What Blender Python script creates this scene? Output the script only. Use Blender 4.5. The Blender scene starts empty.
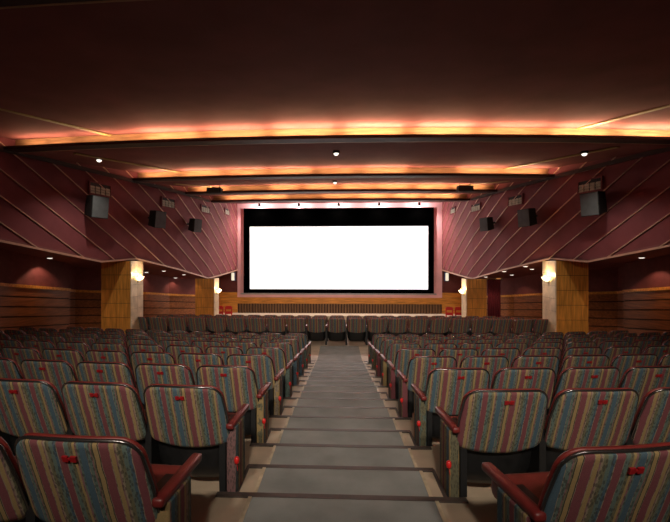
import bpy, bmesh, math, random
from mathutils import Vector, Matrix, geometry
from mathutils.bvhtree import BVHTree

random.seed(7)
SC = bpy.context.scene
COL = SC.collection

# ------------------------------------------------------------------ camera
EYE = 2.515                       # eye height above the flat cross aisle; depth runs along +Y
cam_d = bpy.data.cameras.new('camera')
cam_d.sensor_width = 36.0
cam_d.lens = 36.0 * 400.0 / 670.0
cam_d.shift_x = (335.0 - 321.9) / 670.0
cam_d.shift_y = 3.0 / 670.0
cam_d.clip_start = 0.05
cam = bpy.data.objects.new('camera', cam_d)
cam.location = (0, 0, EYE)
cam.rotation_euler = (math.radians(90), 0, math.radians(2.4))
COL.objects.link(cam)
SC.camera = cam

# ------------------------------------------------------------------ world, exposure
w = bpy.data.worlds.new('world'); SC.world = w; w.use_nodes = True
w.node_tree.nodes['Background'].inputs['Color'].default_value = (0.0, 0.0, 0.0, 1)
w.node_tree.nodes['Background'].inputs['Strength'].default_value = 0.0
SC.view_settings.view_transform = 'Standard'
SC.view_settings.look = 'None'
SC.view_settings.gamma = 1.0
SC.view_settings.use_curve_mapping = False
SC.view_settings.exposure = 0.0
COVE_W = (3.0, 33.0, 20.0, 20.0, 22.0)   # watts of each lamp tube, cove by cove from the rear
COVE_C = (1.0, 0.64, 0.38)
SCREEN_E = 1.05
ADDED_REAR_W = 1350.0                       # unseen lamps added behind the camera
SPOT_W = 160.0                        # spots over the screen
SCONCE_W = 14.0
DOWN_W = 14.0

# ------------------------------------------------------------------ materials
def ramp(nt, stops, interp='LINEAR'):
    r = nt.nodes.new('ShaderNodeValToRGB'); r.color_ramp.interpolation = interp
    el = r.color_ramp.elements
    while len(el) > 1: el.remove(el[0])
    el[0].position = stops[0][0]; el[0].color = (*stops[0][1], 1)
    for p, c in stops[1:]:
        e = el.new(p); e.color = (*c, 1)
    return r

def mat(name, col, rough=0.6, metal=0.0, vary=0.25, scale=6.0, stretch=(1, 1, 1), bump=0.0, bscale=60.0, spec=0.5, emit=None, estr=0.0, coat=0.0):
    m = bpy.data.materials.new(name); m.use_nodes = True
    nt = m.node_tree; b = nt.nodes['Principled BSDF']
    b.inputs['Roughness'].default_value = rough; b.inputs['Metallic'].default_value = metal
    b.inputs['Specular IOR Level'].default_value = spec
    b.inputs['Coat Weight'].default_value = coat
    tc = nt.nodes.new('ShaderNodeTexCoord'); mp = nt.nodes.new('ShaderNodeMapping')
    mp.inputs['Scale'].default_value = stretch
    nt.links.new(tc.outputs['Object'], mp.inputs['Vector'])
    n = nt.nodes.new('ShaderNodeTexNoise'); n.inputs['Scale'].default_value = scale; n.inputs['Detail'].default_value = 5
    nt.links.new(mp.outputs['Vector'], n.inputs['Vector'])
    lo = tuple(c * (1 - vary) for c in col); hi = tuple(min(1, c * (1 + vary)) for c in col)
    r = ramp(nt, [(0.3, lo), (0.7, hi)])
    nt.links.new(n.outputs['Fac'], r.inputs['Fac']); nt.links.new(r.outputs['Color'], b.inputs['Base Color'])
    if bump:
        n2 = nt.nodes.new('ShaderNodeTexNoise'); n2.inputs['Scale'].default_value = bscale
        nt.links.new(mp.outputs['Vector'], n2.inputs['Vector'])
        bp = nt.nodes.new('ShaderNodeBump'); bp.inputs['Strength'].default_value = bump; bp.inputs['Distance'].default_value = 0.01
        nt.links.new(n2.outputs['Fac'], bp.inputs['Height']); nt.links.new(bp.outputs['Normal'], b.inputs['Normal'])
    if emit:
        b.inputs['Emission Color'].default_value = (*emit, 1); b.inputs['Emission Strength'].default_value = estr
    return m

def wood(name, col, axis, rough=0.38):
    st = {'x': (0.6, 7, 7), 'y': (7, 0.6, 7), 'z': (7, 7, 0.6)}[axis]
    return mat(name, col, rough, vary=0.35, scale=3.0, stretch=st, bump=0.08, bscale=9)

def fabric(axis='X', name='striped_fabric', DIM=0.63):
    m = bpy.data.materials.new(name); m.use_nodes = True
    nt = m.node_tree; N = nt.nodes; L = nt.links; b = N['Principled BSDF']
    b.inputs['Roughness'].default_value = 0.9; b.inputs['Specular IOR Level'].default_value = 0.15
    tc = N.new('ShaderNodeTexCoord'); sx = N.new('ShaderNodeSeparateXYZ'); L.new(tc.outputs['Object'], sx.inputs[0])
    oi = N.new('ShaderNodeObjectInfo')
    def math_n(op, a, bb):
        q = N.new('ShaderNodeMath'); q.operation = op
        for i, v in enumerate((a, bb)):
            if v is None: continue
            if isinstance(v, (int, float)): q.inputs[i].default_value = v
            else: L.new(v, q.inputs[i])
        return q.outputs[0]
    # a slight weave wander of the stripes
    nz = N.new('ShaderNodeTexNoise'); nz.inputs['Scale'].default_value = 14; L.new(tc.outputs['Object'], nz.inputs['Vector'])
    wob = math_n('MULTIPLY', math_n('SUBTRACT', nz.outputs['Fac'], 0.5), 0.008)
    xx = math_n('ADD', math_n('ADD', sx.outputs[axis], math_n('MULTIPLY', oi.outputs['Random'], 0.29)), wob)
    t = math_n('FRACT', math_n('DIVIDE', math_n('ADD', xx, 5.8), 0.29), None)
    BL, TE, OC, MA, BE, OL, MV, DK = (.085, .16, .22), (.16, .23, .20), (.46, .30, .10), (.27, .06, .075), (.40, .30, .20), (.22, .20, .11), (.32, .15, .15), (.05, .045, .05)
    st = [(0, BL), (.09, BE), (.10, TE), (.15, MV), (.17, OL), (.19, DK), (.20, OC), (.265, DK), (.275, BE), (.285, MA), (.405, BE), (.415, OC), (.475, MV), (.495, BE), (.52, OL),
          (.575, TE), (.63, BL), (.675, BE), (.685, MA), (.79, BE), (.80, TE), (.86, OL), (.91, OC), (.945, MV), (.97, TE)]
    cr = ramp(nt, st, 'CONSTANT'); L.new(t, cr.inputs['Fac'])
    on, off = (1, 1, 1), (0, 0, 0)
    mk = ramp(nt, [(0, off), (.09, on), (.20, off), (.265, on), (.285, off), (.405, on), (.415, off), (.475, on), (.685, off), (.79, on), (.91, off), (.945, on)], 'CONSTANT')
    L.new(t, mk.inputs['Fac'])
    # dashes woven along the patterned stripes
    ck = N.new('ShaderNodeTexVoronoi'); ck.inputs['Scale'].default_value = 1.0
    mp = N.new('ShaderNodeMapping'); mp.inputs['Scale'].default_value = (95, 95, 34); L.new(tc.outputs['Object'], mp.inputs['Vector']); L.new(mp.outputs[0], ck.inputs['Vector'])
    dash = math_n('LESS_THAN', ck.outputs['Distance'], 0.42)
    fac = math_n('MULTIPLY', math_n('MULTIPLY', dash, mk.outputs['Color']), 0.6)
    mx = N.new('ShaderNodeMix'); mx.data_type = 'RGBA'; L.new(fac, mx.inputs[0]); L.new(cr.outputs['Color'], mx.inputs[6]); mx.inputs[7].default_value = (.07, .06, .05, 1)
    # fine weave
    wv = N.new('ShaderNodeTexNoise'); wv.inputs['Scale'].default_value = 260; L.new(tc.outputs['Object'], wv.inputs['Vector'])
    mx2 = N.new('ShaderNodeMix'); mx2.data_type = 'RGBA'; mx2.blend_type = 'MULTIPLY'; mx2.inputs[0].default_value = 0.45
    L.new(mx.outputs[2], mx2.inputs[6]); L.new(wv.outputs['Color'], mx2.inputs[7])
    L.new(mx.outputs[2], b.inputs['Base Color'])
    hs = N.new('ShaderNodeHueSaturation'); hs.inputs['Saturation'].default_value = 0.86; L.new(mx.outputs[2], hs.inputs['Color'])
    vv = math_n('ADD', math_n('MULTIPLY', wv.outputs['Fac'], 0.6 * DIM), 0.7 * DIM); L.new(vv, hs.inputs['Value'])
    L.new(hs.outputs['Color'], b.inputs['Base Color'])
    bp = N.new('ShaderNodeBump'); bp.inputs['Strength'].default_value = 0.25; bp.inputs['Distance'].default_value = 0.004
    L.new(wv.outputs['Fac'], bp.inputs['Height']); L.new(bp.outputs['Normal'], b.inputs['Normal'])
    return m

M = dict(
    ceil=mat('maroon_ceiling_paint', (.180, .062, .056), 0.85, vary=0.12, scale=1.5, bump=0.05, spec=0.08),
    wall=mat('dusky_pink_wall_panel', (.185, .052, .058), 0.7, vary=0.12, scale=2.5, bump=0.06, bscale=25, spec=0.12),
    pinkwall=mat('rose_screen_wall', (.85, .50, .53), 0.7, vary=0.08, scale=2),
    batten=mat('pale_bronze_batten', (.48, .28, .20), 0.45, vary=0.15, metal=0.2),
    olive=mat('olive_ceiling_batten', (.30, .20, .06), 0.6, vary=0.2),
    dark=mat('dark_brown_lip', (.03, .012, .010), 0.6, vary=0.2),
    riser=wood('cove_riser_wood', (.36, .205, .10), 'x', 0.5),
    plaster=mat('dark_maroon_plaster', (.17, .045, .045), 0.7, vary=0.15, bump=0.08),
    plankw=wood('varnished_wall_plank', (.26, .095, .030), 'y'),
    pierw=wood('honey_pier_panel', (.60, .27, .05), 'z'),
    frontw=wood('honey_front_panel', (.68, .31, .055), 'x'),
    groove=mat('dark_groove', (.05, .02, .01), 0.8),
    stone=mat('cream_marble_tile', (.62, .50, .33), 0.35, vary=0.2, scale=4, bump=0.04),
    floor=mat('beige_floor', (.42, .33, .24), 0.55, vary=0.2, scale=2.2, bump=0.05, bscale=40),
    carpet=mat('grey_aisle_carpet', (.225, .23, .222), 0.9, vary=0.18, scale=3, bump=0.3, bscale=220, spec=0.15),
    nosing=mat('dark_rubber_nosing', (.045, .033, .028), 0.5, vary=0.2),
    brass=mat('brass_edge', (.42, .34, .23), 0.5, vary=0.3, scale=9),
    fabric=fabric(),
    panelfab=fabric('Y', 'striped_panel_fabric', 0.5),
    vinyl=mat('red_vinyl', (.17, .018, .015), 0.42, vary=0.15, scale=12, bump=0.05, bscale=90),
    arm=mat('maroon_vinyl_arm', (.14, .016, .015), 0.4, vary=0.2, scale=12),
    blackm=mat('black_seat_shell', (.010, .010, .011), 0.5, vary=0.3, scale=20),
    trim=mat('dark_chrome_edge', (.16, .15, .15), 0.22, metal=0.9, vary=0.1),
    plate=mat('red_number_plate', (.28, .008, .012), 0.4, vary=0.05),
    redglow=mat('red_lamp_lens', (.55, .015, .015), 0.3, vary=0.05, emit=(1, .02, .01), estr=0.015),
    grey=mat('speaker_cloth_grey', (.075, .085, .09), 0.85, vary=0.15, bump=0.2, bscale=150),
    black=mat('matt_black', (.006, .006, .006), 0.75, vary=0.2),
    masking=mat('black_masking_cloth', (.0001, .0001, .0001), 1.0, vary=0.2, spec=0.0),
    screen=mat('white_screen', (.9, .9, .9), 0.9, vary=0.01, emit=(1, 1, 1), estr=SCREEN_E),
    silver=mat('grey_metal_bar', (.40, .40, .42), 0.35, metal=0.6, vary=0.1),
    ventp=mat('pale_vent_louvre', (.36, .37, .28), 0.6, vary=0.2),
    glow=mat('warm_lamp_glass', (.9, .8, .6), 0.3, vary=0.02, emit=(1, .80, .46), estr=3.0),
    tube=mat('warm_tube', (.9, .8, .6), 0.3, vary=0.02, emit=(1, .5, .15), estr=2.0),
    white=mat('white_lamp', (.9, .9, .85), 0.3, vary=0.02, emit=(1, .93, .80), estr=1.7),
    exitw=mat('lit_sign_face', (.8, .8, .7), 0.4, vary=0.02, emit=(1, .92, .68), estr=0.8),
    bluep=mat('blue_sign_side', (.05, .08, .18), 0.5, vary=0.1),
    curtain=mat('maroon_curtain_cloth', (.14, .012, .022), 0.9, vary=0.2, bump=0.2),
    redplastic=mat('red_plastic', (.55, .02, .02), 0.35, vary=0.08),
    stage=mat('pale_stage_floor', (.55, .48, .36), 0.5, vary=0.12),
    slat=wood('dark_grille_slat', (.20, .11, .05), 'z', 0.5),
    papers=mat('pale_paper', (.6, .55, .45), 0.8, vary=0.1),
)

# ------------------------------------------------------------------ mesh helpers
class MB:
    def __init__(s): s.v = []; s.f = []; s.mi = []
    def add(s, vs, fs):
        o = len(s.v); s.v += [tuple(p) for p in vs]; s.f += [tuple(i + o for i in f) for f in fs]
    def box(s, a, b):
        (x0, y0, z0), (x1, y1, z1) = a, b
        s.add([(x0, y0, z0), (x1, y0, z0), (x1, y1, z0), (x0, y1, z0), (x0, y0, z1), (x1, y0, z1), (x1, y1, z1), (x0, y1, z1)],
              [(0, 3, 2, 1), (4, 5, 6, 7), (0, 1, 5, 4), (1, 2, 6, 5), (2, 3, 7, 6), (3, 0, 4, 7)])
    def hexa(s, low, high):
        """two quads of four corners each, joined"""
        s.add(list(low) + list(high), [(0, 3, 2, 1), (4, 5, 6, 7), (0, 1, 5, 4), (1, 2, 6, 5), (2, 3, 7, 6), (3, 0, 4, 7)])
    def bar(s, a, b, n, w, h):
        """a square bar from a to b, w wide, standing h proud along the normal n"""
        a, b, n = Vector(a), Vector(b), Vector(n).normalized()
        d = (b - a).normalized(); c = d.cross(n).normalized() * (w / 2)
        s.hexa([a - c, b - c, b + c, a + c], [a - c + n * h, b - c + n * h, b + c + n * h, a + c + n * h])
    def prism(s, poly, z0, z1):
        """poly: list of (x, y); z0 / z1 numbers"""
        n = len(poly)
        s.add([(x, y, z0) for x, y in poly] + [(x, y, z1) for x, y in poly],
              [tuple(reversed(range(n))), tuple(range(n, 2 * n))] + [(i, (i + 1) % n, n + (i + 1) % n, n + i) for i in range(n)])
    def lathe(s, prof, seg=16, c=(0, 0, 0), axis='z'):
        o = []
        for r, z in prof:
            for i in range(seg):
                a = 2 * math.pi * i / seg
                p = (r * math.cos(a), r * math.sin(a), z)
                if axis == 'x': p = (z, p[0], p[1])
                if axis == 'y': p = (p[0], z, p[1])
                o.append((p[0] + c[0], p[1] + c[1], p[2] + c[2]))
        fs = []
        for k in range(len(prof) - 1):
            for i in range(seg):
                j = (i + 1) % seg
                fs.append((k * seg + i, k * seg + j, (k + 1) * seg + j, (k + 1) * seg + i))
        fs.append(tuple(reversed(range(seg)))); fs.append(tuple((len(prof) - 1) * seg + i for i in range(seg)))
        s.add(o, fs)
    def tube(s, pts, r, seg=6, closed=False):
        n = len(pts); o = []
        for i, p in enumerate(pts):
            p = Vector(p)
            q = Vector(pts[(i + 1) % n] if closed or i < n - 1 else pts[i]); pr = Vector(pts[i - 1] if closed or i > 0 else pts[i])
            d = (q - pr).normalized(); u = d.orthogonal() if abs(d.z) > .95 else d.cross(Vector((0, 0, 1))); u.normalize(); v = d.cross(u)
            for k in range(seg):
                a = 2 * math.pi * k / seg; o.append(p + u * (r * math.cos(a)) + v * (r * math.sin(a)))
        fs = []
        for i in range(n if closed else n - 1):
            j = (i + 1) % n
            for k in range(seg):
                l = (k + 1) % seg; fs.append((i * seg + k, i * seg + l, j * seg + l, j * seg + k))
        if not closed: fs += [tuple(reversed(range(seg))), tuple((n - 1) * seg + k for k in range(seg))]
        s.add(o, fs)
    def mesh(s, name, m, smooth=False, bevel=0.0):
        me = bpy.data.meshes.new(name); me.from_pydata(s.v, [], s.f); me.update()
        bm = bmesh.new(); bm.from_mesh(me)
        if bevel:
            bmesh.ops.bevel(bm, geom=[e for e in bm.edges], offset=bevel, segments=2, affect='EDGES', profile=0.6)
        bmesh.ops.recalc_face_normals(bm, faces=bm.faces[:])
        bm.to_mesh(me); bm.free()
        me.materials.append(M[m] if isinstance(m, str) else m)
        if smooth:
            for p in me.polygons: p.use_smooth = True
        return me
    def build(s, name, m, parent=None, smooth=False, bevel=0.0):
        return link(name, s.mesh(name, m, smooth, bevel), parent)

def link(name, me, parent=None):
    o = bpy.data.objects.new(name, me); COL.objects.link(o)
    if parent: o.parent = parent
    return o
def tag(o, label, cat, group=None):
    o['label'] = label; o['category'] = cat
    if group: o['group'] = group
    return o
def empty(name, loc=(0, 0, 0), rz=0.0):
    o = bpy.data.objects.new(name, None); COL.objects.link(o); o.empty_display_size = 0.1
    o.location = loc; o.rotation_euler = (0, 0, rz); return o
def structure(o): o['kind'] = 'structure'; return o
def copy_tree(o, parent=None):
    c = o.copy(); COL.objects.link(c)
    if parent: c.parent = parent
    for ch in list(o.children): copy_tree(ch, c)
    return c
def lamp(name, kind, loc, watts, color, parent=None, size=0.1, size_y=None, rot=(0, 0, 0), spot=90, blend=0.6):
    l = bpy.data.lights.new(name, kind); l.energy = watts; l.color = color
    if kind == 'AREA':
        l.shape = 'RECTANGLE'; l.size = size; l.size_y = size_y or size
    else: l.shadow_soft_size = size
    if kind == 'SPOT': l.spot_size = math.radians(spot); l.spot_blend = blend
    o = bpy.data.objects.new(name, l); COL.objects.link(o); o.location = loc; o.rotation_euler = rot
    if parent: o.parent = parent
    return o
NUM = ['first', 'second', 'third', 'fourth', 'fifth', 'sixth', 'seventh', 'eighth', 'ninth', 'tenth', 'eleventh', 'twelfth', 'thirteenth', 'fourteenth', 'fifteenth', 'sixteenth',
       'seventeenth', 'eighteenth', 'nineteenth', 'twentieth', 'twenty-first', 'twenty-second']

# ------------------------------------------------------------------ floor: raked platforms, aisle steps
def bow(x):                       # rows and platform edges bow forward towards the sides
    d = max(0.0, abs(x) - 0.75); return 0.05 * d + 0.012 * d * d
def top_of(k):                    # floor height of platform k
    return EYE - 1.64 - 0.125 * k
floor = structure(empty('floor'))
XS = [-8.7, -7.5, -6.5, -5.5, -4.5, -3.5, -2.5, -1.5, -0.75, 0.75, 1.5, 2.5, 3.5, 4.5, 5.5, 6.5, 7.5, 8.7]
for k in range(-2, 8):
    b = MB()
    y0 = (lambda x: -3.2) if k == -2 else (lambda x, k=k: 2.6 + k + bow(x))
    y1 = (lambda x: 20.4) if k == 7 else (lambda x, k=k: 3.6 + k + bow(x) + 0.03)
    if k == 7: y1 = lambda x: 12.35
    poly = [(x, y0(x)) for x in XS] + [(x, y1(x)) for x in reversed(XS)]
    b.prism(poly, top_of(k) - 0.5, top_of(k))
    b.build('platform', 'floor', floor)
b = MB()                          # front stalls floor, falling gently to the stage
b.hexa([(-8.9, 12.35, -0.5), (8.9, 12.35, -0.5), (8.9, 20.2, -1.2), (-8.9, 20.2, -1.2)], [(-8.9, 12.35, 0), (8.9, 12.35, 0), (8.9, 20.2, -0.62), (-8.9, 20.2, -0.62)])
b.build('front_floor', 'floor', floor)
CX0, CX1 = -0.56, 0.61
for k in range(-2, 8):
    z = top_of(k)
    if k >= 0:                    # the half step in the aisle and its carpet
        b = MB(); b.box((-0.70, 2.6 + k, z), (0.72, 3.1 + k, z + 0.0625)); b.build('half_step', 'floor', floor)
        b = MB(); b.box((CX0, 2.6 + k, z + 0.0625), (CX1, 3.075 + k, z + 0.0705)); b.build('carpet_tread', 'carpet', floor)
        b = MB(); b.box((-0.705, 3.06 + k, z + 0.052), (0.725, 3.108 + k, z + 0.0735)); b.build('nosing', 'nosing', floor)
        for sx in (-0.70, 0.72):
            b = MB(); b.box((sx - 0.012, 2.62 + k, z + 0.052), (sx + 0.012, 3.09 + k, z + 0.072)); b.build('side_edging', 'nosing', floor)
    ya, yb = (0.3, 1.56) if k == -2 else (3.1 + k if k >= 0 else 1.6, 3.57 + k if k < 7 else 12.25)
    b = MB(); b.box((CX0, ya, z), (CX1, yb, z + 0.008)); b.build('carpet_tread', 'carpet', floor)
    if k < 7:
        b = MB(); b.box((-0.80, 3.565 + k, z - 0.03), (0.82, 3.612 + k, z + 0.012)); b.build('nosing', 'nosing', floor)
    for sx in (CX0 - 0.012, CX1 + 0.012):       # pale edging of the carpet
        b = MB(); b.box((sx - 0.012, ya, z), (sx + 0.012, yb, z + 0.012)); b.build('carpet_edging', 'brass', floor)
        if k >= 0:
            b = MB(); b.box((sx - 0.012, 2.62 + k, z + 0.06), (sx + 0.012, 3.06 + k, z + 0.0745)); b.build('carpet_edging', 'brass', floor)

# ------------------------------------------------------------------ upper side walls: folded panels with diagonal battens
def hs(y): return 1.81 - 0.145 * y
WB = [(-8.35, -3.2, 1.9), (-8.35, 6.72, .84), (-7.65, 8.74, .54), (-6.81, 11.19, .085), (-6.40, 12.37, .19), (-5.83, 14.2, -.16), (-5.38, 16.3, -.57), (-5.19, 18.0, -.43), (-5.13, 20.05, -.28)]
WT = [(-8.35, -3.2), (-8.35, 6.72), (-6.40, 12.37), (-5.83, 14.2), (-5.38, 16.3), (-5.19, 18.0), (-5.13, 20.05)]
WF = [('L0', 'L1', 'U1'), ('L0', 'U1', 'U0'), ('L1', 'L2', 'U1'), ('L2', 'L3', 'U1'), ('L3', 'U2', 'U1'), ('L3', 'L4', 'U2'), ('L4', 'L5', 'U3', 'U2'), ('L5', 'L6', 'U4', 'U3'), ('L6', 'L7', 'U5', 'U4'), ('L7', 'L8', 'U6', 'U5')]
HT = 3.12
LB = [(-8.6, -3.2), (-8.6, 12.4), (-8.95, 12.45), (-8.95, 13.2), (-7.35, 14.8), (-7.03, 16.3), (-6.30, 17.45), (-6.30, 20.05)]   # the lower wall's line
def cornice_h(y): return -0.53 - 0.115 * (y - 9.8)
def soff_h(y): return hs(y) if y < 17 else hs(17)
BVH = {}; SOF = {}

def strip_bm(sgn):
    bm = bmesh.new()
    pt = {'L%d' % i: bm.verts.new((x * sgn, y, EYE + h)) for i, (x, y, h) in enumerate(WB)}
    pt.update({'U%d' % i: bm.verts.new((x * sgn, y, EYE + HT)) for i, (x, y) in enumerate(WT)})
    for f in WF: bm.faces.new([pt[q] for q in f])
    bmesh.ops.recalc_face_normals(bm, faces=bm.faces[:])
    # normals towards the hall
    for f in bm.faces:
        if f.normal.x * sgn < 0: f.normal_flip()
    for f in bm.faces:
        if f.normal.x * sgn < 0: f.normal_flip()
    return bm

for side, sgn in (('left', 1), ('right', -1)):
    wall = structure(empty('wall_' + side))
    base = strip_bm(sgn)
    for f in base.faces:
        f.normal_update()
        if f.normal.x * sgn < 0: f.normal_flip()
    BVH[sgn] = BVHTree.FromBMesh(base)
    cs = [-8.0, 3.0, 6.6] + [7.5 + 0.86 * i for i in range(20)] + [40.0]
    nrm = Vector((0, 1, 1 / 0.7))
    for i in range(len(cs) - 1):
        bm = base.copy()
        for c, inner in ((cs[i], True), (cs[i + 1], False)):
            bmesh.ops.bisect_plane(bm, geom=bm.verts[:] + bm.edges[:] + bm.faces[:], plane_co=(0, c, EYE), plane_no=nrm, clear_inner=inner, clear_outer=not inner)
        if not bm.faces: bm.free(); continue
        me = bpy.data.meshes.new('wall_panel'); 
        ex = bmesh.ops.solidify(bm, geom=bm.faces[:], thickness=0.05)
        bm.to_mesh(me); bm.free(); me.materials.append(M['wall'])
        link('wall_panel', me, wall)
    for c in cs[1:-1]:
        bm = base.copy()
        r = bmesh.ops.bisect_plane(bm, geom=bm.verts[:] + bm.edges[:] + bm.faces[:], plane_co=(0, c, EYE), plane_no=nrm)
        b = MB()
        for e in r['geom_cut']:
            if isinstance(e, bmesh.types.BMEdge):
                n = Vector((0, 0, 0))
                for f in e.link_faces: n += f.normal
                b.bar(e.verts[0].co, e.verts[1].co, n if n.length > .1 else (sgn, 0, 0), 0.024, 0.024)
        bm.free()
        if b.v: b.build('batten', 'batten', wall)
    base.free()
    # bottom edge moulding and dark fascia under the ceiling
    b = MB()
    for i in range(1, len(WB) - 1):
        (x0, y0, h0), (x1, y1, h1) = WB[i], WB[i + 1]
        b.bar((x0 * sgn, y0, EYE + h0 - .02), (x1 * sgn, y1, EYE + h1 - .02), (sgn, 0, 0), 0.05, 0.035)
    b.build('edge_moulding', 'batten', wall)
    b = MB()
    for i in range(0, len(WT) - 3):
        (x0, y0), (x1, y1) = WT[i], WT[i + 1]
        b.bar((x0 * sgn, y0, EYE + 2.60), (x1 * sgn, y1, EYE + 2.60), (sgn, 0, 0), 0.10, 0.07)
    b.build('fascia', 'dark', wall)
    # soffit between the upper wall's foot and the lower wall
    pts = [Vector((x, y, 0)) for x, y, h in WB] + [Vector((x, y, 0)) for x, y in reversed(LB)]
    zz = [h for x, y, h in WB] + [soff_h(y) for x, y in reversed(LB)]
    tri = geometry.tessellate_polygon([pts])
    b = MB(); vs = [(p.x * sgn, p.y, EYE + z) for p, z in zip(pts, zz)]; n = len(vs)
    b.add(vs + [(x, y, z + 0.06) for x, y, z in vs], [tuple(t) for t in tri] + [tuple(i + n for i in reversed(t)) for t in tri] + [(i, (i + 1) % n, n + (i + 1) % n, n + i) for i in range(n)])
    b.build('soffit', 'plaster', wall)
    SOF[sgn] = BVHTree.FromPolygons(b.v, b.f)
    # lower wall: plaster, cornice, planks
    for i in range(len(LB) - 1):
        (x0, y0), (x1, y1) = LB[i], LB[i + 1]
        p0, p1 = Vector((x0 * sgn, y0, 0)), Vector((x1 * sgn, y1, 0))
        n = Vector((0, 0, 1)).cross(p1 - p0).normalized()
        if n.x * sgn < 0 and abs(n.x) > 1e-4: n = -n
        if abs(n.x) <= 1e-4: n = Vector((0, -1, 0))
        out = -n * 0.12
        lo = -1.4
        def seg(za0, za1, zb0, zb1, off0, off1):
            q = []
            for za, zb in ((za0, za1), (zb0, zb1)):
                q.append([p0 + n * off0 + Vector((0, 0, za)), p1 + n * off0 + Vector((0, 0, zb)), p1 + n * off1 + Vector((0, 0, zb)), p0 + n * off1 + Vector((0, 0, za))])
            return q
        b = MB(); b.hexa(*seg(lo, lo, EYE + soff_h(y0) + .03, EYE + soff_h(y1) + .03, -0.12, 0.0)); b.build('plaster_panel', 'plaster', wall)
        if (p1 - p0).length < 0.5: continue
        c0, c1 = EYE + cornice_h(y0), EYE + cornice_h(y1)
        b = MB(); b.hexa(*seg(c0 - .03, c1 - .03, c0 + .05, c1 + .05, 0.0, 0.075)); b.build('cornice', 'frontw', wall)
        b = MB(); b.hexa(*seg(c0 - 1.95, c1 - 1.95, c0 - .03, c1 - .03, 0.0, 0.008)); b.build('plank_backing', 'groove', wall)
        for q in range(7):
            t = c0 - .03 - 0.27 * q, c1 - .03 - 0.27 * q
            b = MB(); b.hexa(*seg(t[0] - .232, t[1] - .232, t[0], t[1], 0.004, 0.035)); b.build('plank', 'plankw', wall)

# ------------------------------------------------------------------ ceiling: stepped panels with curved light coves
ceiling = structure(empty('ceiling'))
ZL = [3.55, 8.3, 11.85, 14.35, 16.35]
def arc(c, x): return c + 0.0085 * x * x
CXS = [-8.7 + 17.4 * i / 40 for i in range(41)]
def slab(fa, fb, ha, hb, th, name, m):
    b = MB(); vs = []
    for x in CXS:
        ya, yb = fa(x), fb(x)
        vs += [(x, ya, EYE + ha), (x, yb, EYE + hb), (x, yb, EYE + hb + th), (x, ya, EYE + ha + th)]
    fs = []
    for i in range(len(CXS) - 1):
        for k in range(4):
            l = (k + 1) % 4; fs.append((i * 4 + k, i * 4 + l, i * 4 + 4 + l, i * 4 + 4 + k))
    fs += [(0, 1, 2, 3), tuple(len(vs) - 4 + k for k in (3, 2, 1, 0))]
    b.add(vs, fs); return b.build(name, m, ceiling)
G = 0.26
bounds = [None] + ZL + [None]
for i in range(len(ZL) + 1):
    fa = (lambda x: -3.2) if i == 0 else (lambda x, i=i: arc(ZL[i - 1], x) + G)
    fb = (lambda x: 20.1) if i == len(ZL) else (lambda x, i=i: arc(ZL[i], x) + G)
    slab(fa, fb, 2.9 if i == 0 else 2.6, 3.06 if i == len(ZL) else 2.9, 0.06, 'ceiling_panel', 'ceil')
for i, c in enumerate(ZL):
    slab(lambda x: arc(c, x) + G - .004, lambda x: arc(c, x) + G + .03, 2.6, 2.6, 0.36, 'cove_riser', 'riser')
    slab(lambda x: arc(c, x), lambda x: arc(c, x) + G, 2.6, 2.6, 0.02, 'cove_ledge', 'dark')
    slab(lambda x: arc(c, x) - .03, lambda x: arc(c, x), 2.597, 2.597, 0.07, 'cove_lip', 'dark')
    lim = (8.3, 7.4, 6.3, 5.4, 4.9)[i]
    n = int(2 * lim / 1.35); step = 2 * lim / n
    for k in range(n):
        x = -lim + step * (k + .5); y = arc(c, x) + 0.10; L = step * random.uniform(.78, .93)
        rz = math.atan(0.017 * x)
        b = MB(); b.tube([(-L / 2, 0, 0), (L / 2, 0, 0)], 0.013, 8)
        t = b.build('tube_lamp', 'tube', ceiling); t.location = (x, y, EYE + 2.645); t.rotation_euler = (0, 0, rz)
        lamp('tube_light', 'AREA', (0, 0, 0.02), COVE_W[i] * random.choice((.35, .8, 1, 1, 1.1, 1.25)), COVE_C, t, L, 0.05, (math.pi + math.radians(20), 0, 0))
# battens running along the ceiling beside each wall
for sgn in (1, -1):
    for (x0, y0, h0), (x1, y1, h1) in (((-6.9, 5.3, 2.705), (-5.1, 8.75, 2.885)), ((-6.2, 9.15, 2.605), (-5.0, 12.35, 2.885)), ((-5.3, 12.75, 2.605), (-4.7, 14.8, 2.885))):
        b = MB(); b.bar((x0 * sgn, y0, EYE + h0), (x1 * sgn, y1, EYE + h1), (0, 0, -1), 0.11, 0.02); b.build('ceiling_batten', 'olive', ceiling)

# rear wall behind the camera
b = MB(); b.box((-8.8, -3.3, 0.5), (8.8, -3.2, EYE + 3.1)); structure(b.build('wall_rear', 'plaster'))

# ------------------------------------------------------------------ front wall, stage, screen
fw = structure(empty('wall_front'))
def fbox(name, m, x0, x1, h0, h1, y0, y1, parent=fw, bevel=0.0):
    b = MB(); b.box((x0, y0, EYE + h0), (x1, y1, EYE + h1)); return b.build(name, m, parent, bevel=bevel)
fbox('backing', 'plaster', -8.9, 8.9, -3.2, 3.2, 20.12, 20.25)
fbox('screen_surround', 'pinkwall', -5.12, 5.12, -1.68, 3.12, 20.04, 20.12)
for s in (-1, 1):
    for q in range(5):
        fbox('plank', 'frontw', *sorted((s * 5.12, s * 6.32)), -1.42 - .26 * (q + 1), -1.43 - .26 * q, 20.05, 20.12)
fbox('band_panel', 'frontw', -5.12, -1.71, -2.0, -1.685, 20.05, 20.12)
fbox('band_panel', 'frontw', -1.70, 1.70, -2.0, -1.685, 20.05, 20.12)
fbox('band_panel', 'frontw', 1.71, 5.12, -2.0, -1.685, 20.05, 20.12)
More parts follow.
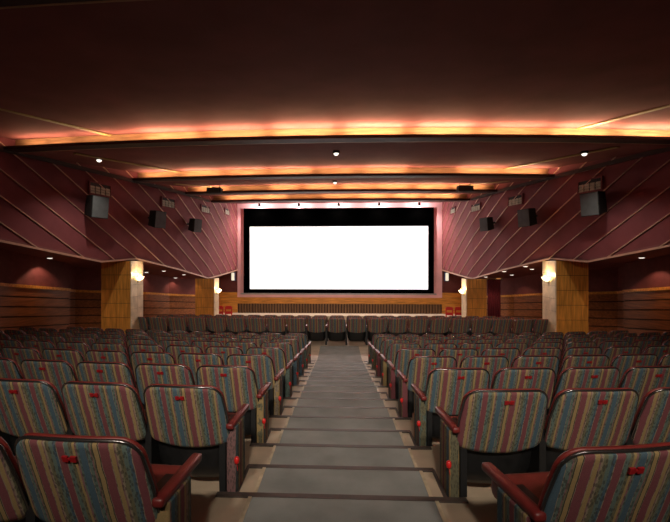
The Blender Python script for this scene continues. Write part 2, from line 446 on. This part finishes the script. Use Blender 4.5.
fbox('grille_back', 'groove', -5.10, 5.10, -2.5, -2.0, 20.08, 20.12)
b = MB()
for i in range(72):
    x = -5.06 + 10.12 * (i + .5) / 72
    b.box((x - .042, 20.02, EYE - 2.47), (x + .042, 20.08, EYE - 2.005))
g = b.build('grille_slats', 'slat', fw); g['kind'] = 'stuff'
st = structure(empty('floor_stage'))
b = MB(); b.box((-6.3, 19.0, -0.9), (6.3, 20.12, EYE - 2.47)); b.build('stage_body', 'stage', st)
b = MB(); b.box((-6.3, 18.96, EYE - 2.50), (6.3, 19.0, EYE - 2.455)); b.build('stage_edge', 'stage', st)

scr = tag(empty('cinema_screen', (0, 20, EYE - 1.5)), 'wide blank white cinema screen with black masking on the front wall', 'screen')
def sbox(name, m, x0, x1, h0, h1, y0, y1):
    b = MB(); b.box((x0, y0 - 20, h0 + 1.5), (x1, y1 - 20, h1 + 1.5)); return b.build(name, m, scr)
sbox('screen_surface', 'screen', -4.47, 4.42, -1.26, 1.88, 19.98, 20.0)
sbox('masking_top', 'masking', -4.78, 4.70, 1.88, 2.80, 19.96, 20.02)
sbox('masking_bottom', 'masking', -4.78, 4.70, -1.46, -1.26, 19.96, 20.02)
sbox('masking_side', 'masking', -4.78, -4.47, -1.26, 1.88, 19.96, 20.02)
sbox('masking_side', 'masking', 4.42, 4.70, -1.26, 1.88, 19.96, 20.02)
sbox('bottom_rail', 'silver', -4.93, 4.82, -1.53, -1.46, 19.93, 20.02)

for i, x in enumerate((-3.9, -1.95, 0.0, 1.97, 3.9)):
    t = tag(empty('screen_spotlight', (x, 19.55, EYE + 2.90)), 'small black ceiling spotlight above the screen, %s from the left' % NUM[i], 'spotlight', 'spotlights above the screen')
    b = MB(); b.lathe([(.03, .09), (.05, .08), (.07, -.02), (.07, -.09), (.055, -.09)], 12); b.build('housing', 'black', t)
    b = MB(); b.tube([(0, 0, .08), (0, 0, .22)], .015); b.build('stem', 'black', t)
    b = MB(); b.lathe([(.05, -.089), (.05, -.095)], 12); b.build('lens', 'white', t)
    lamp('spot_light', 'POINT', (0, 0.03, -.15), SPOT_W * .45, (1, .80, .74), t, .04)
    lamp('spot_beam', 'SPOT', (0, 0, -.11), SPOT_W * 2.0, (1, .80, .74), t, .04, spot=165, blend=.6)

for i, (x, s) in enumerate(((-5.31, -1), (5.32, 1))):
    t = tag(empty('light_box_sign', (x, 20.0, EYE - .63)), 'small lit white box sign on the front wall %s of the screen' % ('left' if s < 0 else 'right'), 'sign', 'lit box signs beside the screen')
    b = MB(); b.box((-.09, -.10, -.22), (.09, .10, .22)); b.build('case', 'bluep', t)
    b = MB(); b.box((-.07, -.115, -.19), (.07, -.10, .19)); b.build('lit_face', 'exitw', t)

# ------------------------------------------------------------------ piers with marble return and sconces
def pier(sgn, x0, x1, y0, y1, h, label, slabel, rows, sh):
    zb = -0.6
    zt = EYE + h
    t = tag(empty('pier', (sgn * (x0 + x1) / 2, (y0 + y1) / 2, 0)), label, 'pier', 'wood and marble piers along the side walls')
    ox, oy = (x0 + x1) / 2, (y0 + y1) / 2
    def L(b, name, m, bevel=0): 
        b.v = [((x - ox) * sgn, y - oy, z) for x, y, z in b.v]; return b.build(name, m, t, bevel=bevel)
    b = MB(); b.box((x0 + .02, y0 + .02, zb), (x1 - .02, y1 - .02, zt - .01)); L(b, 'core', 'groove')
    hgt = (zt - 0.0) / rows
    for r in range(-1, rows):
        za, zc = hgt * r + .006, hgt * (r + 1) - .006
        if zc - za <= 0: continue
        xm = (x0 + x1) / 2
        for a, c in ((x0, xm - .005), (xm + .005, x1 - .03)):
            b = MB(); b.box((a, y0, za), (c, y0 + .03, zc)); L(b, 'wood_panel', 'pierw')
    ym = (y0 + y1) / 2
    tr = rows + 1; hg = zt / tr
    for r in range(-1, tr):
        za, zc = hg * r + .004, hg * (r + 1) - .004
        for a, c in ((y0, ym - .004), (ym + .004, y1)):
            b = MB(); b.box((x1 - .03, a, za), (x1, c, zc)); L(b, 'marble_tile', 'stone')
    # sconce on the marble face
    s = tag(empty('wall_sconce', (sgn * (x1 + .01), ym, EYE + sh), 0 if sgn > 0 else math.pi), slabel, 'sconce', 'glass bowl sconces on the piers')
    b = MB(); prof = [(.02, -.09), (.06, -.08), (.12, -.04), (.165, .03), (.17, .045), (.155, .035), (.11, -.02), (.04, -.05)]
    seg = 14; vs = []
    for r, z in prof:
        for i in range(seg + 1):
            a = -math.pi / 2 + math.pi * i / seg; vs.append((r * math.cos(a) + .03, r * math.sin(a), z))
    b.add(vs, [(k * (seg + 1) + i, k * (seg + 1) + i + 1, (k + 1) * (seg + 1) + i + 1, (k + 1) * (seg + 1) + i) for k in range(len(prof) - 1) for i in range(seg)])
    b.build('glass_bowl', 'glow', s, True)
    b = MB(); b.box((0, -.04, -.14), (.035, .04, .06)); b.build('bracket', 'brass', s, bevel=.006)
    b = MB(); b.lathe([(.012, -.05), (.03, -.02), (.028, .03), (.01, .055)], 10, (.10, 0, .04)); b.build('bulb', 'glow', s, True)
    lamp('sconce_light', 'POINT', (.15, 0, .12), SCONCE_W, (1, .66, .30), s, .05)
for sgn, nm in ((1, 'left'), (-1, 'right')):
    pier(sgn, -7.29, -6.35, 12.0, 12.75, .10, 'large wood and marble pier below the %s wall, nearer the camera' % nm, 'bright glass bowl sconce on the nearer %s pier' % nm, 6, -.44)
    pier(sgn, -5.76, -4.98, 15.85, 16.45, -.58, 'smaller wood and marble pier at the %s front corner near the screen' % nm, 'bright glass bowl sconce on the far %s pier beside the screen' % nm, 5, -1.10)

# ------------------------------------------------------------------ downlights under the side soffits
DL = {1: [(-8.25, 11.1), (-6.45, 14.52), (-7.15, 14.6), (-6.75, 16.3), (-6.07, 15.46), (-5.95, 17.5)],
      -1: [(-8.1, 11.05), (-5.9, 12.9), (-5.75, 14.16), (-6.63, 14.02), (-6.57, 15.47), (-5.75, 15.9)]}
for sgn, pts in DL.items():
    for i, (x, y) in enumerate(pts):
        z = EYE + soff_h(y)
        hit = SOF[sgn].ray_cast(Vector((x * sgn, y, EYE - 1.6)), Vector((0, 0, 1)))[0]
        if hit: z = hit.z
        t = tag(empty('recessed_downlight', (x * sgn, y, z)), 'round recessed downlight in the %s side soffit, %s' % ('left' if sgn > 0 else 'right', 'nearest the camera, before the large pier' if i == 0 else '%s of the five beyond the large pier' % NUM[i - 1]), 'downlight', 'soffit downlights')
        b = MB(); b.lathe([(.09, .0), (.09, -.014), (.066, -.016), (.066, .0)], 16); b.build('trim_ring', 'batten', t)
        b = MB(); b.lathe([(.064, -.005), (.062, -.026), (.03, -.032)], 16); b.build('lens', 'white', t)
        lamp('down_light', 'SPOT', (0, 0, -.04), DOWN_W * (2.4 if i == 0 else 1), (1, .62, .40), t, .03, spot=120, blend=.35)

# ------------------------------------------------------------------ vents and loudspeakers on the upper walls
def on_wall(sgn, y, h):
    p, n, i, d = BVH[sgn].ray_cast(Vector((0, y, EYE + h)), Vector((-sgn, 0, 0)))
    if n.x * sgn < 0: n = -n
    return p, n
VENTS = [(11.15, 2.13, .66, .30), (13.75, 2.14, .62, .30), (16.05, 2.23, .62, .27), (18.3, 2.42, .6, .25)]
SPK = [(10.72, 1.58, 1.0), (12.85, 1.47, .92), (14.8, 1.46, .82)]
for sgn, nm in ((1, 'left'), (-1, 'right')):
    for i, (y, h, ww, hh) in enumerate(VENTS):
        p, n = on_wall(sgn, y, h)
        rz = math.atan2(n.y, n.x)
        t = tag(empty('wall_vent', p, rz), 'framed vent with pale louvres high on the %s wall, %s from the camera' % (nm, NUM[i]), 'vent', 'vents high on the side walls')
        b = MB(); b.box((-.02, -ww / 2, -hh / 2), (.02, ww / 2, hh / 2)); b.build('recess', 'black', t)
        b = MB()
        for a, c in (((-ww / 2 - .03, -hh / 2 - .03), (ww / 2 + .03, -hh / 2)), ((-ww / 2 - .03, hh / 2), (ww / 2 + .03, hh / 2 + .03)), ((-ww / 2 - .03, -hh / 2), (-ww / 2, hh / 2)), ((ww / 2, -hh / 2), (ww / 2 + .03, hh / 2))):
            b.box((-.02, a[0], a[1]), (.045, c[0], c[1]))
        b.build('frame', 'wall', t)
        for k in range(4):
            yc = -ww / 2 + ww * (k + .5) / 4
            for q in range(3):
                zc = -hh / 2 + hh * .72 * (q + .5) / 3
                b = MB(); b.hexa([(.02, yc - ww * .10, zc - .035), (.045, yc - ww * .10, zc - .035), (.045, yc + ww * .10, zc - .035), (.02, yc + ww * .10, zc - .035)],
                                 [(.02, yc - ww * .10, zc + .03), (.03, yc - ww * .10, zc + .03), (.03, yc + ww * .10, zc + .03), (.02, yc + ww * .10, zc + .03)])
                b.build('slat', 'ventp', t)
    for i, (y, h, sc) in enumerate(SPK):
        p, n = on_wall(sgn, y, h)
        # the box hangs on a bracket, turned towards the rear seats and tipped down
        t = tag(empty('wall_loudspeaker', (p.x + sgn * .30, p.y, p.z), 0), 'black box loudspeaker on the %s wall, %s from the camera' % (nm, NUM[i]), 'loudspeaker', 'loudspeakers on the side walls')
        t.rotation_euler = (math.radians(-12), 0, math.radians(38 * sgn))
        t.rotation_euler = (math.radians(10), 0, math.radians(68) * sgn)
        W, Hh, D = .25 * sc, .30 * sc, .22 * sc
        b = MB(); b.hexa([(-W, -D, -Hh), (W, -D, -Hh), (W * .6, D, -Hh * .9), (-W * .6, D, -Hh * .9)], [(-W, -D * .8, Hh), (W, -D * .8, Hh), (W * .6, D, Hh * .9), (-W * .6, D, Hh * .9)])
        b.build('cabinet', 'black', t, bevel=.012)
        b = MB(); b.hexa([(-W * .93, -D - .012, -Hh * .94), (W * .93, -D - .012, -Hh * .94), (W * .93, -D + .02, -Hh * .94), (-W * .93, -D + .02, -Hh * .94)],
                         [(-W * .93, -D * .8 - .012, Hh * .94), (W * .93, -D * .8 - .012, Hh * .94), (W * .93, -D * .8 + .02, Hh * .94), (-W * .93, -D * .8 + .02, Hh * .94)])
        b.build('grille', 'grey', t)
        a = Matrix.Rotation(-t.rotation_euler.z, 3, 'Z') @ Vector((-sgn * .30, 0, 0))
        b = MB(); b.tube([(0, D * .8, 0), (a.x, a.y, 0)], .03, 8); b.build('bracket', 'black', t)

# ------------------------------------------------------------------ small ceiling lamps and hanging black boxes
def under(y, x):                   # height of the ceiling panel over (x, y)
    for i in range(len(ZL), -1, -1):
        a = -3.2 if i == 0 else arc(ZL[i - 1], x) + G
        if y >= a:
            bb = 20.1 if i == len(ZL) else arc(ZL[i], x) + G
            h0, h1 = (2.9 if i == 0 else 2.6), (3.06 if i == len(ZL) else 2.9)
            return h0 + (h1 - h0) * (y - a) / (bb - a)
for (x, y), lb in (((-6.04, 9.85), 'left of the hall'), ((-.06, 9.48), 'over the centre aisle nearer the camera'), ((5.83, 9.75), 'right of the hall'), ((-.12, 13.0), 'over the centre farther towards the screen')):
    t = tag(empty('ceiling_lamp', (x, y, EYE + under(y, x))), 'small white ceiling lamp between the light coves, ' + lb, 'lamp', 'small ceiling lamps')
    b = MB(); b.lathe([(.08, .005), (.08, -.05), (.065, -.06)], 14); b.build('collar', 'black', t)
    b = MB(); b.lathe([(.06, -.055), (.055, -.08), (.04, -.10), (.015, -.11)], 14); b.build('bulb', 'white', t, True)
    lamp('lamp_light', 'SPOT', (0, 0, -.13), 150.0, (1, .88, .74), t, .04, spot=120, blend=.9)
for x, nm in ((-4.47, 'left'), (4.43, 'right')):
    y = 14.25
    t = tag(empty('hanging_box_lamp', (x, y, EYE + 2.64)), 'black box lamp hung below the third light cove on the %s' % nm, 'stage light', 'black boxes below the ceiling coves')
    b = MB(); b.box((-.26, -.14, -.10), (.26, .14, .10)); b.build('housing', 'black', t, bevel=.02)
    b = MB(); b.box((-.22, -.155, -.075), (.22, -.14, .075)); b.build('front_plate', 'grey', t)
    for sx in (-.18, .18):
        b = MB(); b.tube([(sx, 0, .09), (sx, 0, .30)], .012); b.build('hanger', 'black', t)

# unseen ceiling lamps added behind the camera to light the seat backs
for i, (x, y) in enumerate(((-1.6, -2.3), (0.0, -2.3), (1.6, -2.3))):
    t = tag(empty('added_rear_lamp', (x, y, EYE + 2.9)), 'added round ceiling lamp behind the camera, %s from the left' % NUM[i], 'lamp', 'added lamps behind the camera')
    b = MB(); b.lathe([(.20, 0), (.20, -.04), (.17, -.05)], 18); b.build('rim', 'batten', t)
    b = MB(); b.lathe([(.165, -.045), (.13, -.075), (.05, -.09)], 18); b.build('diffuser', 'white', t, True)
    lamp('added_rear_light', 'SPOT', (0, 0, -.12), ADDED_REAR_W, (1, .88, .72), t, .16, rot=(math.radians(69), 0, 0), spot=60, blend=1.0)

# ------------------------------------------------------------------ doorway curtain on the right, stage chairs
t = tag(empty('doorway_curtain', (6.32, 16.55, 0)), 'maroon curtain hanging in the doorway beyond the right pier', 'curtain')
b = MB(); n = 24; vs = []
for k in range(2):
    for i in range(n + 1):
        u = i / n; x = -.26 + .52 * u; y = .035 * math.sin(u * 34)
        vs += [(x, y + .012 * (1 - 2 * k), -.30), (x, y + .012 * (1 - 2 * k), EYE - .62)]
fs = []
for i in range(n):
    a = 2 * i; fs.append((a, a + 2, a + 3, a + 1)); c = 2 * (n + 1) + 2 * i; fs.append((c, c + 1, c + 3, c + 2))
fs += [(2 * i, 2 * (n + 1) + 2 * i, 2 * (n + 1) + 2 * i + 2, 2 * i + 2) for i in range(n)] + [(2 * i + 1, 2 * i + 3, 2 * (n + 1) + 2 * i + 3, 2 * (n + 1) + 2 * i + 1) for i in range(n)]
b.add(vs, fs); b.build('cloth', 'curtain', t, True)
b = MB(); b.tube([(-.34, 0, EYE - .61), (.34, 0, EYE - .61)], .018, 8); b.build('rail', 'brass', t)
t = tag(empty('door_lamp', (6.45, 16.45, EYE - .54)), 'small orange lamp over the curtained doorway at the right', 'lamp')
b = MB(); b.lathe([(.03, .08), (.09, .04), (.10, -.03), (.06, -.07)], 12); b.build('shade', mat('amber_shade', (.8, .4, .15), .4, emit=(1, .45, .15), estr=.35), t, True)
b = MB(); b.tube([(0, 0, .07), (0, .02, .20)], .012); b.build('stem', 'brass', t)

def red_chair(x, y, z, rz, label):
    t = tag(empty('plastic_chair', (x, y, z), rz), label, 'chair', 'red plastic chairs in front of the stage')
    t.scale = (.85, .85, 1.28)
    b = MB()
    for a, c in (((-.20, .36), (-.14, .78)), ((.14, .36), (.20, .78)), ((-.14, .68), (.14, .80)), ((-.14, .50), (.14, .60))):
        b.box((a[0], .17, a[1]), (c[0], .21, c[1]))
    b.build('backrest', 'redplastic', t, bevel=.008)
    b = MB(); b.box((-.21, -.22, .40), (.21, .20, .44)); b.build('seat', 'redplastic', t, bevel=.012)
    for sx in (-.18, .18):
        for sy in (-.19, .17):
            b = MB(); b.hexa([(sx - .025 + sx * .15, sy - .025, 0), (sx + .025 + sx * .15, sy - .025, 0), (sx + .025 + sx * .15, sy + .025, 0), (sx - .025 + sx * .15, sy + .025, 0)],
                             [(sx - .025, sy - .025, .41), (sx + .025, sy - .025, .41), (sx + .025, sy + .025, .41), (sx - .025, sy + .025, .41)])
            b.build('leg', 'redplastic', t)
zf = lambda y: 0 if y < 12.35 else -0.62 * (y - 12.35) / 7.85
for x, lb in ((-5.60, 'left pair, the one nearer the side wall'), (-5.18, 'left pair, the one nearer the grille'), (5.09, 'right pair, the one nearer the grille'), (5.52, 'right pair, the one nearer the side wall')):
    red_chair(x, 18.55, zf(18.55), .12 if x < 0 else -.12, 'red plastic chair in front of the stage, ' + lb)

t = tag(empty('paper_scrap', (-.44, 6.2, top_of(3) + .009), .3), 'small white paper scrap lying on the grey aisle carpet', 'paper')
b = MB(); b.hexa([(-.06, -.03, 0), (.06, -.03, 0), (.06, .03, 0), (-.06, .03, 0)], [(-.06, -.03, .002), (.055, -.028, .004), (.06, .03, .012), (-.05, .03, .003)]); b.build('sheet', 'papers', t)

# ------------------------------------------------------------------ theatre seats
def outline(wt, wb, H, rt, rb, crown, sag, n=7):
    """closed outline of a seat back, (x, v): v = 0 at the bottom, H at the top"""
    pts = []
    def corner(cx, cy, r, a0, a1):
        for i in range(n):
            a = math.radians(a0 + (a1 - a0) * i / (n - 1)); pts.append([cx + r * math.cos(a), cy + r * math.sin(a)])
    corner(wt - rt, H - rt, rt, 0, 90)
    for u in (.5, 0, -.5): pts.append([u * (wt - rt) * 1.0, H])
    corner(-wt + rt, H - rt, rt, 90, 180)
    pts.append([-(wt + wb) / 2 - .004, H * .5])
    corner(-wb + rb, rb, rb, 180, 270)
    for u in (-.6, -.2, .2, .6): pts.append([u * (wb - rb), 0])
    corner(wb - rb, rb, rb, 270, 360)
    pts.append([(wt + wb) / 2 + .004, H * .5])
    for p in pts:
        q = 1 - (p[0] / max(wt, wb)) ** 2
        p[1] += (crown * q if p[1] > H * .5 else -sag * q)
    return pts
LEAN = math.radians(19)
def back_pt(x, v, d):
    """x across, v up the back, d forward out of the back's plane (towards the screen)"""
    d = d + 0.35 * x * x          # wraps forward at the sides
    return (x, .08 - v * math.sin(LEAN) + d * math.cos(LEAN), .402 + v * math.cos(LEAN) + d * math.sin(LEAN))
def shell(ol, d0, d1, puff=0.0):
    cx = sum(p[0] for p in ol) / len(ol); cv = sum(p[1] for p in ol) / len(ol); N = len(ol)
    rings = [(.0, d0 - puff), (.5, d0 - puff * .8), (.9, d0 - puff * .25), (.985, d0), (1.0, d0 + .006), (1.0, d1 - .012), (.96, d1), (.5, d1 + puff), (.0, d1 + puff)]
    vs = []; fs = []; idx = []
    for s, d in rings:
        if s == 0: idx.append([len(vs)]); vs.append(back_pt(cx, cv, d)); continue
        idx.append(list(range(len(vs), len(vs) + N)))
        vs += [back_pt(cx + (p[0] - cx) * s, cv + (p[1] - cv) * s, d) for p in ol]
    for a, c in zip(idx, idx[1:]):
        for i in range(N):
            j = (i + 1) % N
            if len(a) == 1: fs.append((a[0], c[j], c[i]))
            elif len(c) == 1: fs.append((a[i], a[j], c[0]))
            else: fs.append((a[i], a[j], c[j], c[i]))
    b = MB(); b.add(vs, fs); return b
PITCH = 0.60
OL = outline(.266, .284, .432, .088, .045, .016, .036)
OLT = outline(.271, .288, .437, .090, .047, .016, .036)
OLC = outline(.275, .287, .4375, .094, .05, .016, .02)
me_back = shell(OL, 0, .028, .006).mesh('backrest', 'fabric', True)
b = MB(); b.tube([back_pt(p[0], p[1], .012) for p in OLT], .0075, 6, True); me_trim = b.mesh('edge_trim', 'trim', True)
me_cush = shell(OLC, .024, .048, .006).mesh('back_cushion', 'vinyl', True)
b = MB()
for x0, x1, v0, v1 in ((-.029, -.005, .368, .393), (.005, .029, .368, .393), (-.007, .007, .376, .385)):
    q = [(x0, v0), (x1, v0), (x1, v1), (x0, v1)]
    b.hexa([back_pt(x, v, -.013) for x, v in q], [back_pt(x, v, -.005) for x, v in q])
me_plate = b.mesh('number_plate', 'plate')
# black moulded shell below the back
b = MB(); rows = []
for v, y, hw in ((.45, .105, .265), (.34, .14, .275), (.22, .165, .272), (.13, .20, .255), (.085, .24, .21)):
    rows.append([(hw * u, y + .05 * u * u - (.0), v) for u in (-1, -.6, 0, .6, 1)] + [(hw * u, y + .06 + .05 * u * u, v) for u in (1, .6, 0, -.6, -1)])
vs = [p for r in rows for p in r]; fs = []
for k in range(len(rows) - 1):
    for i in range(10):
        j = (i + 1) % 10; fs.append((k * 10 + i, k * 10 + j, k * 10 + 10 + j, k * 10 + 10 + i))
fs += [tuple(range(10)), tuple(reversed(range(40, 50)))]
b.add(vs, fs); me_shell = b.mesh('lower_shell', 'blackm', True)
b = MB(); b.box((-.25, .17, .36), (.25, .52, .47)); me_seat = b.mesh('seat_cushion', 'vinyl', True, .035)
b = MB(); b.box((-.026, .05, .52), (.026, .46, .56)); me_arm = b.mesh('armrest', 'arm', True, .014)
b = MB(); b.box((-.028, .17, .525), (.028, .50, .57)); me_arm_in = b.mesh('armrest', 'arm', True, .014)
b = MB(); b.box((-.022, .10, 0), (.022, .30, .53)); b.box((-.03, .06, 0), (.03, .42, .03)); me_leg = b.mesh('standard', 'blackm', False)
b = MB(); b.box((-.034, .09, .015), (.034, .31, .525)); me_panel = b.mesh('end_panel', 'panelfab', True, .012)
b = MB(); b.box((-.038, .08, 0), (.038, .33, .02)); me_foot = b.mesh('end_foot', 'nosing', False)
b = MB(); b.lathe([(.005, .026), (.015, .018), (.019, 0), (.015, -.02), (.004, -.026)], 12); b.tube([(0, 0, -.025), (.008, -.005, -.07)], .002, 5); me_lamp = b.mesh('aisle_lamp', 'redglow', True)

def seat(x, y, z, rz, label, group, full=True, aisle=0, side=1):
    t = tag(empty('theatre_seat', (x, y, z), rz), label, 'seat', group)
    link('backrest', me_back, t); link('back_cushion', me_cush, t); link('lower_shell', me_shell, t)
    if full:
        link('edge_trim', me_trim, t); link('number_plate', me_plate, t); link('seat_cushion', me_seat, t)
    else:
        link('seat_cushion', me_seat, t)
    # the outer arm and its standard
    for d in ([side] if not aisle else [side, -side]):
        a = link('armrest', me_arm if aisle and d == -side else me_arm_in, t); a.location.x = d * PITCH / 2
        if aisle and d == -side:
            p = link('end_panel', me_panel, t); p.location.x = d * PITCH / 2
            f = link('end_foot', me_foot, p)
            l = link('aisle_lamp', me_lamp, p); l.location = (d * .04, .09, .30)
            q = link('standard', me_leg, t); q.location.x = d * (PITCH / 2 - .065)
        else:
            q = link('standard', me_leg, t); q.location.x = d * PITCH / 2
    return t
TH = math.radians(2.4)
def px(x, y):
    return 321.9 + 400 * (x * math.cos(TH) + y * math.sin(TH)) / max(.2, -x * math.sin(TH) + y * math.cos(TH))
count = 0
for k in range(-1, 8):
    for side in (-1, 1):
        for j in range(15):
            x = side * (.76 + PITCH * (j + .5)) + .02
            if abs(x) > 7.95: break
            y = 2.62 + k + bow(x) - (.075 if k == -1 else 0)
            if not (-75 < px(x, y) < 745): break
            if abs(x) > 7.3 and y < 12 and k == 7: break
            slope = 0.05 + 0.024 * (abs(x) - .75)
            if k == -1 and side == 1: slope += .10
            rz = math.atan(slope) * side
            row = ['nearest row to the camera', 'second row from the camera', 'third row from the camera', 'fourth row from the camera', 'fifth row from the camera', 'sixth row from the camera',
                   'seventh row from the camera', 'eighth row from the camera', 'ninth row before the cross aisle'][k + 1]
            pos = 'on the aisle' if j == 0 else NUM[j] + ' from the aisle'
            seat(x, y, top_of(k), rz, 'striped seat %s, %s, %s block' % (pos, row, 'left' if side < 0 else 'right'), 'striped theatre seats in the rear blocks', True, j == 0, side)
            count += 1
FP = 0.632
for r in range(4):
    y = 12.38 + .92 * r
    for i in range(21):
        x = -.06 + (i - 10) * FP * (1 - .0 * r)
        seat(x, y + .02 * max(0, abs(x) - 1) ** 1.2 * .5, zf(y + .3) - .02 if r else 0, math.atan(.012 * abs(x)) * (1 if x > 0 else -1), 'striped seat, front block, %s row past the cross aisle, %s from its left end' % (NUM[r], NUM[i]), 'striped theatre seats in the front block', False, 0, 1)
        count += 1
print('seats', count, 'objects', len(SC.objects))
